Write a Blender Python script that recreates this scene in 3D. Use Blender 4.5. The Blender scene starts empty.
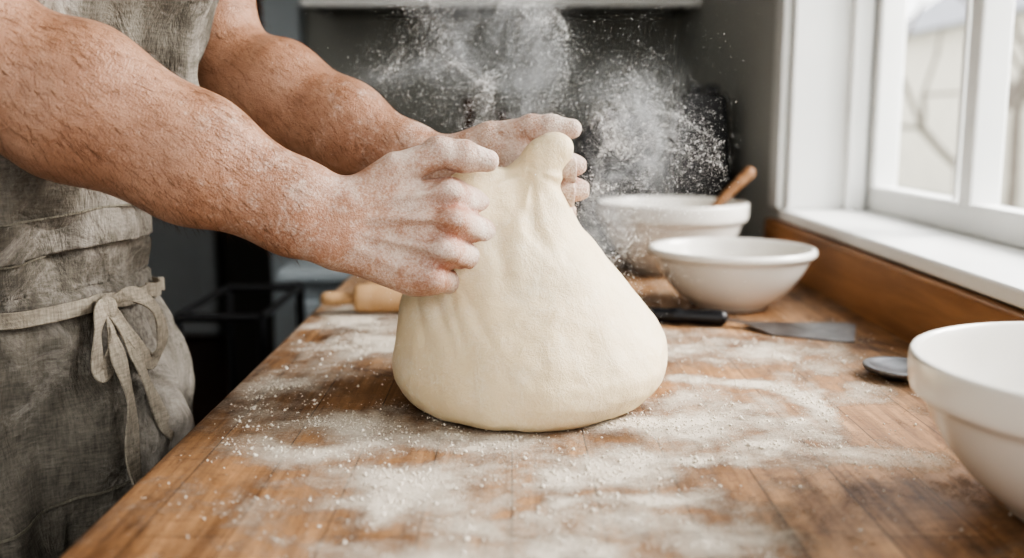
import bpy, math, random
import numpy as np
from mathutils import Vector, noise as mnoise
random.seed(7); rng=np.random.default_rng(7)
T=0.9
scene=bpy.context.scene
V=lambda *a: np.array(a,dtype=float)
def nrm(v): v=np.array(v,dtype=float); return v/np.linalg.norm(v)

# ------------------------------------------------------------ materials
def newmat(name):
    m=bpy.data.materials.new(name); m.use_nodes=True
    nt=m.node_tree; b=nt.nodes['Principled BSDF']
    return m,nt,b
def ln(nt,a,b): nt.links.new(a,b)
def coords(nt,scale=(1,1,1)):
    tc=nt.nodes.new('ShaderNodeTexCoord'); mp=nt.nodes.new('ShaderNodeMapping')
    mp.inputs['Scale'].default_value=scale; ln(nt,tc.outputs['Object'],mp.inputs['Vector']); return mp.outputs['Vector']
def ramp(nt,src,stops):
    r=nt.nodes.new('ShaderNodeValToRGB'); e=r.color_ramp.elements
    while len(e)>1: e.remove(e[-1])
    e[0].position=stops[0][0]; e[0].color=(*stops[0][1],1)
    for p,c in stops[1:]:
        x=e.new(p); x.color=(*c,1)
    ln(nt,src,r.inputs['Fac']); return r.outputs['Color']
def mixc(nt,f,a,b,mode='MIX'):
    m=nt.nodes.new('ShaderNodeMix'); m.data_type='RGBA'; m.blend_type=mode
    for s,v in ((m.inputs[0],f),(m.inputs[6],a),(m.inputs[7],b)):
        if isinstance(v,(int,float)): s.default_value=v
        elif isinstance(v,tuple): s.default_value=(*v,1)
        else: ln(nt,v,s)
    return m.outputs[2]
def math_(nt,op,a,b=None,c=None,clamp=False):
    m=nt.nodes.new('ShaderNodeMath'); m.operation=op; m.use_clamp=clamp
    for i,v in enumerate((a,b,c)):
        if v is None: continue
        if isinstance(v,(int,float)): m.inputs[i].default_value=v
        else: ln(nt,v,m.inputs[i])
    return m.outputs[0]
def noise_(nt,vec,scale,detail=4,rough=.55,dist=0):
    n=nt.nodes.new('ShaderNodeTexNoise'); n.inputs['Scale'].default_value=scale; n.inputs['Detail'].default_value=detail
    n.inputs['Roughness'].default_value=rough; n.inputs['Distortion'].default_value=dist
    ln(nt,vec,n.inputs['Vector']); return n.outputs['Fac']
def maprange(nt,v,a,b,c=0,d=1):
    m=nt.nodes.new('ShaderNodeMapRange'); ln(nt,v,m.inputs[0])
    m.inputs[1].default_value=a;m.inputs[2].default_value=b;m.inputs[3].default_value=c;m.inputs[4].default_value=d
    return m.outputs[0]
def bump(nt,b,h,strength=.3,dist=.001,prev=None):
    bp=nt.nodes.new('ShaderNodeBump'); bp.inputs['Strength'].default_value=strength; bp.inputs['Distance'].default_value=dist
    ln(nt,h,bp.inputs['Height'])
    if prev is not None: ln(nt,prev,bp.inputs['Normal'])
    ln(nt,bp.outputs['Normal'],b.inputs['Normal']); return bp.outputs['Normal']
def attr(nt,name):
    a=nt.nodes.new('ShaderNodeAttribute'); a.attribute_name=name; return a.outputs['Fac']
def simple(name,col,rough=.5,metal=0,var=.12,nscale=8,bumpS=.05,spec=.5,coat=0):
    m,nt,b=newmat(name); v=coords(nt)
    n=noise_(nt,v,nscale,5)
    d=tuple(c*(1-var) for c in col); l=tuple(min(1,c*(1+var)) for c in col)
    ln(nt,ramp(nt,n,[(.3,d),(.7,l)]),b.inputs['Base Color'])
    b.inputs['Roughness'].default_value=rough; b.inputs['Metallic'].default_value=metal
    b.inputs['Specular IOR Level'].default_value=spec; b.inputs['Coat Weight'].default_value=coat
    if bumpS: bump(nt,b,noise_(nt,v,nscale*12,4),bumpS,.001)
    return m

def mat_wood_top():
    m,nt,b=newmat('butcher_block_wood')
    tc=nt.nodes.new('ShaderNodeTexCoord'); sp=nt.nodes.new('ShaderNodeSeparateXYZ'); ln(nt,tc.outputs['Object'],sp.inputs[0])
    cb=nt.nodes.new('ShaderNodeCombineXYZ'); ln(nt,sp.outputs[1],cb.inputs[0]); ln(nt,sp.outputs[0],cb.inputs[1])
    br=nt.nodes.new('ShaderNodeTexBrick'); ln(nt,cb.outputs[0],br.inputs['Vector'])
    br.inputs['Scale'].default_value=1; br.inputs['Brick Width'].default_value=1.1; br.inputs['Row Height'].default_value=.055
    br.inputs['Mortar Size'].default_value=.0006; br.inputs['Mortar Smooth'].default_value=.4
    br.inputs['Color1'].default_value=(.43,.255,.135,1); br.inputs['Color2'].default_value=(.32,.178,.088,1); br.inputs['Mortar'].default_value=(.07,.035,.018,1)
    v1=coords(nt,(40,2.2,10)); g=noise_(nt,v1,1.6,7,.65,.6)
    v2=coords(nt,(150,5,10)); g2=noise_(nt,v2,1.5,4,.6)
    c=mixc(nt,.9,br.outputs['Color'],ramp(nt,g,[(.3,(.52,.44,.37)),(.52,(1,1,1)),(.75,(1.32,1.28,1.20))]),'MULTIPLY')
    c=mixc(nt,.75,c,ramp(nt,g2,[(.3,(.56,.50,.46)),(.6,(1.12,1.12,1.12))]),'MULTIPLY')
    v=coords(nt)
    st=noise_(nt,coords(nt,(1,.6,1)),9,9,.75,.6)
    c=mixc(nt,1.0,c,ramp(nt,st,[(.38,(.36,.29,.24)),(.49,(.90,.88,.86)),(.62,(1.22,1.22,1.22))]),'MULTIPLY')
    for sc_,dd,dr in ((3,2,(6,90,1)),(4,1.5,(110,8,1)),(3.3,3,(60,50,1)),(2.5,1,(24,130,1))):
        sc=noise_(nt,coords(nt,dr),sc_,2,.5,dd)
        c=mixc(nt,maprange(nt,sc,.64,.68,0,.55),c,(.12,.065,.038))
    f=attr(nt,'flour')
    n1=noise_(nt,v,38,12,.82,.5); n2=noise_(nt,v,380,3,.9); n4=noise_(nt,coords(nt,(1,.6,1)),11,8,.7,.6)
    nn=math_(nt,'ADD',math_(nt,'ADD',math_(nt,'MULTIPLY',n1,.46),math_(nt,'MULTIPLY',n2,.28)),math_(nt,'MULTIPLY',n4,.26))
    s=math_(nt,'ADD',nn,math_(nt,'MULTIPLY',f,.34))
    fac=maprange(nt,s,.59,.82,0,.95)
    haze=math_(nt,'MULTIPLY',maprange(nt,n4,.35,.7),math_(nt,'MULTIPLY',math_(nt,'ADD',f,.10),.22))
    fac=math_(nt,'MAXIMUM',fac,haze)
    c=mixc(nt,fac,c,(.80,.72,.61))
    ln(nt,c,b.inputs['Base Color'])
    ln(nt,maprange(nt,fac,0,.6,.46,.95),b.inputs['Roughness'])
    b.inputs['Specular IOR Level'].default_value=.32
    h=math_(nt,'ADD',math_(nt,'MULTIPLY',g2,.18),math_(nt,'MULTIPLY',fac,math_(nt,'ADD',n2,n1)))
    bump(nt,b,h,.9,.0024)
    return m
def mat_wood(name,c1,c2,scale=(3,30,30),rough=.5):
    m,nt,b=newmat(name); v=coords(nt,scale); g=noise_(nt,v,1.5,6,.6,.5)
    ln(nt,ramp(nt,g,[(.3,c1),(.7,c2)]),b.inputs['Base Color']); b.inputs['Roughness'].default_value=rough
    bump(nt,b,g,.2,.001); return m
def mat_skin():
    m,nt,b=newmat('floury_skin'); v=coords(nt)
    n=noise_(nt,v,18,6,.68); n2=noise_(nt,v,60,7,.8); n3=noise_(nt,v,480,3,.8); n5=noise_(nt,v,34,5,.65,.6)
    c=ramp(nt,n,[(.3,(.33,.175,.108)),(.5,(.43,.245,.160)),(.72,(.52,.32,.222))])
    c=mixc(nt,.45,c,ramp(nt,n2,[(.35,(.76,.66,.60)),(.65,(1.1,1.1,1.1))]),'MULTIPLY')
    red=attr(nt,'red'); c=mixc(nt,math_(nt,'MULTIPLY',red,.65),c,(.36,.13,.088))
    nail=attr(nt,'nail'); c=mixc(nt,math_(nt,'MULTIPLY',nail,.7),c,(.66,.42,.35))
    f=attr(nt,'flour')
    s=math_(nt,'ADD',math_(nt,'ADD',math_(nt,'ADD',math_(nt,'MULTIPLY',n2,.34),math_(nt,'MULTIPLY',n3,.30)),math_(nt,'MULTIPLY',n5,.36)),math_(nt,'MULTIPLY',f,.25))
    fac=maprange(nt,s,.59,.83,0,.86)
    c=mixc(nt,fac,c,(.77,.69,.62))
    ln(nt,c,b.inputs['Base Color'])
    ln(nt,maprange(nt,fac,0,.6,.40,.85),b.inputs['Roughness'])
    b.inputs['Subsurface Weight'].default_value=.05; b.inputs['Subsurface Radius'].default_value=(.8,.3,.15); b.inputs['Subsurface Scale'].default_value=.004
    vo=nt.nodes.new('ShaderNodeTexVoronoi'); vo.feature='DISTANCE_TO_EDGE'; vo.inputs['Scale'].default_value=420; ln(nt,v,vo.inputs['Vector'])
    h=math_(nt,'ADD',math_(nt,'MULTIPLY',maprange(nt,vo.outputs['Distance'],0,.25),.5),math_(nt,'MULTIPLY',n3,.9))
    p=bump(nt,b,h,.6,.0009)
    n4=noise_(nt,coords(nt),110,5,.65); bump(nt,b,n4,.5,.0020,p)
    return m
def mat_dough():
    m,nt,b=newmat('dough_surface'); v=coords(nt)
    n=noise_(nt,v,9,5,.55)
    c=ramp(nt,n,[(.3,(.73,.585,.375)),(.7,(.80,.68,.475))])
    n2=noise_(nt,v,30,9,.75,.5); n3=noise_(nt,v,450,2,.8)
    s=math_(nt,'ADD',math_(nt,'MULTIPLY',n2,.6),math_(nt,'MULTIPLY',n3,.4))
    fac=maprange(nt,s,.50,.68,0,.55); c=mixc(nt,fac,c,(.87,.80,.67))
    ln(nt,c,b.inputs['Base Color']); b.inputs['Roughness'].default_value=.48; b.inputs['Specular IOR Level'].default_value=.4
    b.inputs['Subsurface Weight'].default_value=.14; b.inputs['Subsurface Radius'].default_value=(1,.7,.4); b.inputs['Subsurface Scale'].default_value=.007
    p=bump(nt,b,n3,.6,.0009)
    bump(nt,b,noise_(nt,coords(nt,(1,1,.6)),80,8,.72,1.2),.55,.0026,p)
    return m
def mat_cloth(name,dark,light,flour=True,weave=520):
    m,nt,b=newmat(name); v=coords(nt)
    n=noise_(nt,v,8,7,.7,.6); c=ramp(nt,n,[(.32,dark),(.68,light)])
    w1=noise_(nt,coords(nt,(1,1,.15)),weave,2,.6); w2=noise_(nt,coords(nt,(.15,.15,1)),weave,2,.6)
    w=math_(nt,'ADD',w1,w2)
    c=mixc(nt,.7,c,ramp(nt,maprange(nt,w,.7,1.3),[(0,(.6,.6,.6)),(1,(1.3,1.3,1.3))]),'MULTIPLY')
    if flour:
        n2=noise_(nt,v,15,10,.85,1.2); n3=noise_(nt,coords(nt,(1,1,.6)),6,3,.5)
        fac=maprange(nt,math_(nt,'ADD',math_(nt,'MULTIPLY',n2,.6),math_(nt,'MULTIPLY',n3,.5)),.51,.67,0,.8)
        c=mixc(nt,fac,c,(.52,.48,.43))
    ln(nt,c,b.inputs['Base Color']); b.inputs['Roughness'].default_value=.95; b.inputs['Specular IOR Level'].default_value=.15
    p=bump(nt,b,w,.6,.0008); bump(nt,b,noise_(nt,coords(nt,(1,1,.45)),24,6,.65,1.4),.8,.010,p)
    return m
def mat_glass():
    m=bpy.data.materials.new('window_glass'); m.use_nodes=True; nt=m.node_tree; nt.nodes.clear()
    o=nt.nodes.new('ShaderNodeOutputMaterial'); t=nt.nodes.new('ShaderNodeBsdfTransparent'); g=nt.nodes.new('ShaderNodeBsdfGlossy')
    g.inputs['Roughness'].default_value=.03; mx=nt.nodes.new('ShaderNodeMixShader'); mx.inputs[0].default_value=.04
    ln(nt,t.outputs[0],mx.inputs[1]); ln(nt,g.outputs[0],mx.inputs[2]); ln(nt,mx.outputs[0],o.inputs[0]); return m

M_top=mat_wood_top(); M_skin=mat_skin(); M_dough=mat_dough()
M_wood=mat_wood('ledge_wood',(.23,.11,.05),(.40,.21,.10),(30,3,30)); M_pin=mat_wood('rolling_pin_wood',(.50,.31,.16),(.64,.43,.25),(4,30,30))
M_spoon=mat_wood('utensil_wood',(.22,.11,.05),(.34,.18,.09))
M_apron=mat_cloth('apron_linen',(.105,.094,.078),(.225,.205,.172)); M_tie=mat_cloth('apron_tie_linen',(.26,.23,.185),(.41,.365,.30),False); M_seam=mat_cloth('apron_seam_linen',(.16,.145,.115),(.25,.23,.185),False)
M_shirt=mat_cloth('shirt_cotton',(.10,.10,.10),(.15,.15,.15),False); M_pants=mat_cloth('trouser_denim',(.03,.035,.05),(.05,.055,.075),False)
M_white=simple('painted_trim_white',(.78,.78,.76),.45,var=.03); M_ceram=simple('bowl_ceramic',(.74,.71,.655),.22,var=.02,bumpS=0,coat=.3)
M_wall=simple('wall_paint_grey',(.33,.33,.30),.8,var=.06,nscale=3); M_wallr=simple('wall_paint_light',(.52,.52,.49),.8,var=.05,nscale=3); M_upper=simple('upper_cabinet_paint',(.20,.20,.185),.6,var=.05)
M_dark=simple('dark_room_shade',(.05,.047,.042),.8,var=.1,nscale=3); M_ceil=simple('ceiling_paint',(.6,.58,.55),.9,var=.03)  # M_dark: shade of the dark room beyond, put into the colour
M_floor=mat_wood('floor_boards',(.09,.038,.018),(.16,.07,.038),(20,2,1)); M_black=simple('black_plastic',(.008,.008,.010),.35,var=.2)
M_steel=simple('brushed_steel',(.24,.24,.25),.38,1,var=.25,nscale=40); M_cab=simple('cabinet_paint',(.40,.45,.48),.5,var=.04); M_iron=simple('painted_iron',(.02,.02,.022),.35,var=.2)
M_door=simple('door_paint',(.66,.70,.72),.5,var=.04)
M_flour=simple('flour_powder',(.82,.75,.65),1,var=.06,bumpS=0,spec=.1); M_dust=simple('flour_dust',(.96,.955,.94),1,var=.02,bumpS=0,spec=0); M_glass=mat_glass()
M_brown=simple('brown_glass',(.05,.022,.010),.2,var=.2); M_hair=simple('brown_hair',(.08,.04,.02),.6,var=.3,nscale=60,bumpS=.6)
M_armhair=simple('arm_hair',(.14,.060,.028),.5,bumpS=0)

# ------------------------------------------------------------ helpers
def link(ob,parent=None):
    scene.collection.objects.link(ob)
    if parent: ob.parent=parent
    return ob
def empty(name,parent=None):
    e=bpy.data.objects.new(name,None); e.empty_display_size=.05; return link(e,parent)
def mesh_np(name,verts,faces,mat,parent=None,smooth=True,attrs=None):
    me=bpy.data.meshes.new(name); verts=np.asarray(verts,dtype=np.float32); 
    if isinstance(faces,np.ndarray):
        nf,k=faces.shape
        me.vertices.add(len(verts)); me.vertices.foreach_set('co',verts.ravel())
        me.loops.add(nf*k); me.loops.foreach_set('vertex_index',faces.astype(np.int32).ravel())
        me.polygons.add(nf); me.polygons.foreach_set('loop_start',np.arange(0,nf*k,k,dtype=np.int32))
        try: me.polygons.foreach_set('loop_total',np.full(nf,k,dtype=np.int32))
        except Exception: pass
        me.update(calc_edges=True); me.validate()
    else:
        me.from_pydata([tuple(map(float,v)) for v in verts],[],[tuple(f) for f in faces]); me.update()
    if smooth: me.polygons.foreach_set('use_smooth',np.ones(len(me.polygons),dtype=bool))
    for k_,a in (attrs or {}).items():
        at=me.attributes.new(k_,'FLOAT','POINT'); at.data.foreach_set('value',np.asarray(a,dtype=np.float32))
    if mat: me.materials.append(mat)
    return link(bpy.data.objects.new(name,me),parent)
def box(name,lo,hi,mat,parent=None,bev=.003):
    x0,y0,z0=lo; x1,y1,z1=hi
    v=[(x0,y0,z0),(x1,y0,z0),(x1,y1,z0),(x0,y1,z0),(x0,y0,z1),(x1,y0,z1),(x1,y1,z1),(x0,y1,z1)]
    f=[(0,3,2,1),(4,5,6,7),(0,1,5,4),(1,2,6,5),(2,3,7,6),(3,0,4,7)]
    o=mesh_np(name,v,f,mat,parent,False)
    if bev:
        b=o.modifiers.new('bevel','BEVEL'); b.width=bev; b.segments=3; b.limit_method='ANGLE'
    return o
def lathe(name,prof,mat,loc=(0,0,0),seg=96,parent=None,tilt=None):
    vs=[];fs=[];n=len(prof)
    for i in range(seg):
        a=2*math.pi*i/seg
        for r,z in prof: vs.append((r*math.cos(a),r*math.sin(a),z))
    for i in range(seg):
        j=(i+1)%seg
        for k in range(n-1):
            fs.append((i*n+k,j*n+k,j*n+k+1,i*n+k+1))
    o=mesh_np(name,vs,fs,mat,parent); o.location=loc
    w=o.modifiers.new('w','WELD'); w.merge_threshold=1e-5
    s=o.modifiers.new('s','SUBSURF'); s.levels=1; s.render_levels=2
    if tilt: o.rotation_euler=tilt
    return o
def strip(name,pts,widths,wdir,mat,parent=None,thick=.0016):
    vs=[];fs=[]
    for i,(p,w,d) in enumerate(zip(pts,widths,wdir)):
        d=nrm(d)
        for s in (-1,-.5,0,.5,1): vs.append(np.array(p)+d*w*.5*s)
    for i in range(len(pts)-1):
        for j in range(4): a=i*5+j; fs.append((a,a+1,a+6,a+5))
    o=mesh_np(name,vs,fs,mat,parent)
    s=o.modifiers.new('s','SUBSURF'); s.levels=2; s.render_levels=2
    t=o.modifiers.new('t','SOLIDIFY'); t.thickness=thick; t.offset=0
    return o

# ------------------------------------------------------------ SDF tools
class Grid:
    def __init__(s,lo,hi,h):
        s.lo=np.array(lo,dtype=float); s.h=h; s.n=(np.ceil((np.array(hi)-s.lo)/h).astype(int)+1)
        s.ax=[s.lo[i]+h*np.arange(s.n[i]) for i in range(3)]
    def new(s): return np.full(s.n,.05,dtype=np.float32)
    def sub(s,lo,hi):
        sl=[];ax=[]
        for i in range(3):
            a=int(np.clip(np.floor((lo[i]-s.lo[i])/s.h),0,s.n[i])); b=int(np.clip(np.ceil((hi[i]-s.lo[i])/s.h)+1,0,s.n[i]))
            sl.append(slice(a,b)); ax.append(s.ax[i][a:b])
        if min(len(a) for a in ax)==0: return None,None,None,None
        X,Y,Z=np.meshgrid(*ax,indexing='ij'); return tuple(sl),X,Y,Z
def smin(a,b,k):
    if k<=0: return np.minimum(a,b)
    h=np.maximum(k-np.abs(a-b),0)/k
    return np.minimum(a,b)-h*h*k*.25
def segd(X,Y,Z,a,b):
    ba=b-a; L=max(ba@ba,1e-12)
    px,py,pz=X-a[0],Y-a[1],Z-a[2]
    h=np.clip((px*ba[0]+py*ba[1]+pz*ba[2])/L,0,1)
    return np.sqrt((px-ba[0]*h)**2+(py-ba[1]*h)**2+(pz-ba[2]*h)**2),h
def cap(g,D,a,b,ra,rb,k):
    a=np.array(a,dtype=float);b=np.array(b,dtype=float); m=max(ra,rb)+k+2*g.h+.002
    sl,X,Y,Z=g.sub(np.minimum(a,b)-m,np.maximum(a,b)+m)
    if sl is None: return
    d,h=segd(X,Y,Z,a,b); d=d-(ra+(rb-ra)*h)
    D[sl]=smin(D[sl],d.astype(np.float32),k)
def ell(g,D,c,ax,r,k):
    m=max(r)+k+2*g.h+.002; c=np.array(c)
    sl,X,Y,Z=g.sub(c-m,c+m)
    if sl is None: return
    P=[(X-c[0])*a[0]+(Y-c[1])*a[1]+(Z-c[2])*a[2] for a in ax]
    k0=np.sqrt(sum((p/q)**2 for p,q in zip(P,r))); k1=np.sqrt(sum((p/q**2)**2 for p,q in zip(P,r)))+1e-9
    d=k0*(k0-1)/k1
    D[sl]=smin(D[sl],d.astype(np.float32),k)
def groove(g,D,a,b,w,depth):
    a=np.array(a);b=np.array(b); m=w*3
    sl,X,Y,Z=g.sub(np.minimum(a,b)-m,np.maximum(a,b)+m)
    if sl is None: return
    d,h=segd(X,Y,Z,a,b); D[sl]+=(depth*np.exp(-(d/w)**2)).astype(np.float32)
def nets(D,g):
    ins=D<0
    c=np.zeros(np.array(D.shape)-1,dtype=np.int8)
    offs=[(i,j,k) for i in (0,1) for j in (0,1) for k in (0,1)]
    nx,ny,nz=D.shape
    for i,j,k in offs: c+=ins[i:nx-1+i,j:ny-1+j,k:nz-1+k]
    mixed=(c>0)&(c<8); idx=np.argwhere(mixed)
    vals=np.stack([D[idx[:,0]+i,idx[:,1]+j,idx[:,2]+k] for i,j,k in offs],1)
    acc=np.zeros((len(idx),3)); cnt=np.zeros(len(idx)); O=np.array(offs,dtype=float)
    for a in range(8):
        for b in range(a+1,8):
            if np.abs(O[a]-O[b]).sum()!=1: continue
            va,vb=vals[:,a],vals[:,b]; mk=(va<0)!=(vb<0)
            t=np.where(mk,va/np.where(mk,va-vb,1),0)
            acc+=np.where(mk[:,None],O[a]+(O[b]-O[a])*t[:,None],0); cnt+=mk
    verts=g.lo+g.h*(idx+acc/cnt[:,None])
    vid=-np.ones(mixed.shape,dtype=np.int64); vid[mixed]=np.arange(len(idx))
    F=[]
    for ax in range(3):
        a1,a2=(ax+1)%3,(ax+2)%3
        s0=[slice(None)]*3; s1=[slice(None)]*3; s0[ax]=slice(0,-1); s1[ax]=slice(1,None)
        A=ins[tuple(s0)]; B=ins[tuple(s1)]; e=np.argwhere(A!=B)
        ok=(e[:,a1]>0)&(e[:,a2]>0)&(e[:,a1]<D.shape[a1]-1)&(e[:,a2]<D.shape[a2]-1); e=e[ok]
        def cell(d1,d2):
            q=e.copy(); q[:,a1]+=d1; q[:,a2]+=d2; return vid[q[:,0],q[:,1],q[:,2]]
        q=np.stack([cell(-1,-1),cell(0,-1),cell(0,0),cell(-1,0)],1)
        fl=~A[e[:,0],e[:,1],e[:,2]]; q[fl]=q[fl][:,::-1]; F.append(q)
    F=np.concatenate(F); F=F[(F>=0).all(1)]
    return verts,F
def laplace(verts,F,it=2,lam=.5):
    n=len(verts)
    for _ in range(it):
        s=np.zeros((n,3)); c=np.zeros(n)
        for a,b in ((0,1),(1,2),(2,3),(3,0)):
            for p,q in ((a,b),(b,a)):
                for ax in range(3): s[:,ax]+=np.bincount(F[:,p],weights=verts[F[:,q],ax],minlength=n)
                c+=np.bincount(F[:,p],minlength=n)
        verts=verts+lam*(s/np.maximum(c,1)[:,None]-verts)
    return verts
def vnormals(v,F):
    nm=np.zeros((len(v),3)); fn_=np.cross(v[F[:,1]]-v[F[:,0]],v[F[:,3]]-v[F[:,0]])
    for j in range(4):
        for ax in range(3): nm[:,ax]+=np.bincount(F[:,j],weights=fn_[:,ax],minlength=len(v))
    return nm/(np.linalg.norm(nm,axis=1)[:,None]+1e-12)
_tab=rng.uniform(-1,1,(8,256,256))
def vnoise(x,y,sc,k=0,octv=4):
    tot=0;amp=1
    for o in range(octv):
        X=np.asarray(x)*sc*2**o+37.3*o+60; Y=np.asarray(y)*sc*2**o+11.7*o+60
        i=np.floor(X).astype(int); j=np.floor(Y).astype(int); u=X-i; w=Y-j; u=u*u*(3-2*u); w=w*w*(3-2*w); t=_tab[(k+o)%8]
        g=lambda a,b: t[a%256,b%256]
        tot=tot+amp*((g(i,j)*(1-u)+g(i+1,j)*u)*(1-w)+(g(i,j+1)*(1-u)+g(i+1,j+1)*u)*w); amp*=.55
    return tot

# ------------------------------------------------------------ hand + arm
def build_arm(name,W,u,thint,side,E,S,pose,parent,K=1.0):
    W=np.array(W);u=nrm(u);t=nrm(np.array(thint)-np.dot(thint,u)*u); n=np.cross(u,t)*side
    P=lambda a,b,c: W+K*(a*u+b*t+c*n)
    E=np.array(E);S=np.array(S)
    fl=pose['fingers']
    g=Grid(np.minimum(np.minimum(W-.06,E-.08),P(.16,0,0)-.08),np.maximum(np.maximum(W+.07,E+.09),P(.16,0,0)+.08),.0014)
    palm=g.new(); fing=g.new(); arm=g.new()
    mcp=[(.087,.0285,.001),(.091,.0075,.007),(.086,-.0145,.005),(.077,-.0345,-.003)]
    lens=[(.043,.027,.021),(.046,.030,.022),(.043,.028,.022),(.035,.022,.019)]
    rad=[(.0115,.0112,.0100,.0085),(.0118,.0114,.0102,.0087),(.0114,.0110,.0098,.0084),(.0103,.0098,.0088,.0076)]
    for i,(a,b,c) in enumerate(mcp):
        cap(g,palm,P(.008,b*.42,-.002),P(a,b,c-.005),.0130*K,.0112*K,.010)
        cap(g,palm,P(.025,b*.6,-.010),P(a-.008,b,-.010),.0105*K,.0112*K,.010)
        ell(g,palm,P(a-.001,b,c+.0055),(u,t,n),(.0105*K,.0088*K,.0088*K),.005)
        cap(g,palm,P(.022,b*.50,.0113),P(a-.008,b,c+.0086),.0016,.0026,.005)
    cap(g,palm,P(.010,-.017,-.006),P(.062,-.034,-.008),.0125*K,.0120*K,.012)
    th=[P(*q) for q in pose['thumb']]
    cap(g,palm,th[0],th[1],.0150*K,.0132*K,.012)
    cap(g,palm,P(.05,.018,-.010),th[1]-n*.004,.009,.008,.010)
    tf=g.new()
    cap(g,tf,th[1],th[2],.0122*K,.0106*K,.004); ell(g,tf,th[2],(nrm(th[2]-th[1]),t,n),(.0116*K,.0118*K,.0118*K),.004)
    mid=.55*th[2]+.45*th[3]
    cap(g,tf,th[2],mid,.0106*K,.0116*K,.004); cap(g,tf,mid,th[3],.0116*K,.0085*K,.005)
    nails=[]; joints=[]
    for i in range(4):
        a1,a2,a3,sp=fl[i]; uf=nrm(u+sp*t)
        p=P(*mcp[i]); cum=0; pts=[p]
        for L,an in zip(lens[i],(a1,a2,a3)):
            cum+=math.radians(an); d=math.cos(cum)*uf-math.sin(cum)*n
            p=p+K*L*d; pts.append(p)
        r=[q*K for q in rad[i]]; one=g.new()
        cap(g,one,pts[0],pts[1],r[0],r[1]*.96,.003); cap(g,one,pts[1],pts[2],r[1]*.96,r[2]*.98,.003); cap(g,one,pts[2],pts[3],r[2],r[3],.003)
        bis=nrm((pts[1]-pts[0])/np.linalg.norm(pts[1]-pts[0])-(pts[2]-pts[1])/np.linalg.norm(pts[2]-pts[1])+1e-6)
        ell(g,one,pts[1]+bis*.0018,(nrm(pts[1]-pts[0]),t,n),(r[1]*1.04,r[1]*1.0,r[1]*1.0),.003)
        bis2=nrm((pts[2]-pts[1])/np.linalg.norm(pts[2]-pts[1])-(pts[3]-pts[2])/np.linalg.norm(pts[3]-pts[2])+1e-6)
        ell(g,one,pts[2]+bis2*.001,(nrm(pts[2]-pts[1]),t,n),(r[2]*1.03,r[2]*1.0,r[2]*1.02),.003)
        dirp=nrm(pts[1]-pts[0])
        for o in (-.0048,-.001,.003):
            q=pts[1]+bis*(r[1]*1.05)+dirp*o
            groove(g,one,q-t*.006,q+t*.006,.0010,.0010)
        dd=nrm(pts[3]-pts[2]); nn=nrm(math.sin(cum)*uf+math.cos(cum)*n)
        nc=pts[3]+nn*r[3]*.80; nails.append((nc,dd,t,nn,r[3]))
        groove(g,one,nc-dd*.007-t*.004,nc-dd*.007+t*.004,.001,.0008)
        fing=smin(fing,one,.0006); joints.append(pts)
    hand=smin(palm,fing,.006)
    for i in range(3):
        groove(g,hand,(joints[i][0]+joints[i+1][0])/2+n*.008+u*.010,(joints[i][1]+joints[i+1][1])/2+bis*.006,.0024,.0022)
        groove(g,hand,(joints[i][1]+joints[i+1][1])/2+bis*.006,(joints[i][2]+joints[i+1][2])/2+bis*.006,.0020,.0012)
    for i in range(3):
        a=(np.array(mcp[i])+np.array(mcp[i+1]))/2; groove(g,hand,P(a[0]-.010,a[1],a[2]+.012),P(a[0]+.012,a[1],a[2]+.010),.0050,.0028)
    groove(g,hand,P(.062,.040,.010),P(.110,.040,.002),.0028,.0030)
    dth=nrm(th[3]-th[2]); tn=nrm(np.array(pose['thumbn'][0])*u+pose['thumbn'][1]*t+pose['thumbn'][2]*n); tn=nrm(tn-np.dot(tn,dth)*dth)
    tnc=th[3]-dth*.002+tn*.0086*K; tside=np.cross(dth,tn)
    groove(g,tf,tnc-dth*.009-tside*.006,tnc-dth*.009+tside*.006,.0012,.0014)
    for s in (-1,1): groove(g,tf,tnc-dth*.008+tside*s*.0072,tnc+dth*.006+tside*s*.0068,.0011,.0013)
    for o in (-.004,0,.004): 
        q=th[2]+tn*.0118*K+dth*o; groove(g,tf,q-tside*.006,q+tside*.006,.0010,.0011)
    nails.append((tnc,dth,tside,tn,.0105))
    hand=smin(hand,tf,.0015)
    f=nrm(W-E); L=np.linalg.norm(W-E)
    ft=nrm(t-np.dot(t,f)*f); fn=np.cross(f,ft)*side
    Q=lambda s,b,c: E+f*L*s+ft*b+fn*c
    wr_=pose.get('wr',.0185)*K
    cap(g,arm,P(.006,.012,-.001),Q(.90,.012,0),wr_,wr_*1.02,.012); cap(g,arm,P(.006,-.012,-.001),Q(.90,-.012,0),wr_,wr_*1.02,.012)
    R=pose.get('R',.046)
    cap(g,arm,Q(.90,.012,0),Q(.60,.013,0),wr_*1.02,R*.70,.02); cap(g,arm,Q(.90,-.012,0),Q(.60,-.012,0),wr_*1.02,R*.66,.02)
    cap(g,arm,Q(.60,.013,0),Q(.26,.014,.002),R*.70,R*.90,.02); cap(g,arm,Q(.60,-.012,0),Q(.25,-.010,0),R*.66,R*.86,.02)
    cap(g,arm,Q(.26,.014,.002),Q(.02,.006,0),R*.90,R*.86,.02); cap(g,arm,Q(.25,-.01,0),Q(-.02,-.004,0),R*.86,R*.82,.02)
    ell(g,arm,P(-.002,-.021,.011),(u,t,n),(.010,.009,.008),.010)
    cap(g,arm,E,E+(S-E)*.6,R*.90,R*1.05,.03)
    cap(g,arm,Q(.95,.004,.017),Q(.6,-.004,.030),.0018,.0022,.006); cap(g,arm,Q(.93,.012,.015),Q(.7,.018,.022),.0016,.0022,.006)
    D=smin(arm,hand,.012)
    v,F=nets(D,g); v=laplace(v,F,2,.35)
    al=(v-W)@u
    flour=np.clip(np.where(al<0,.52+al*3.4,.52+al*4.4),0.03,.95)
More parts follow.
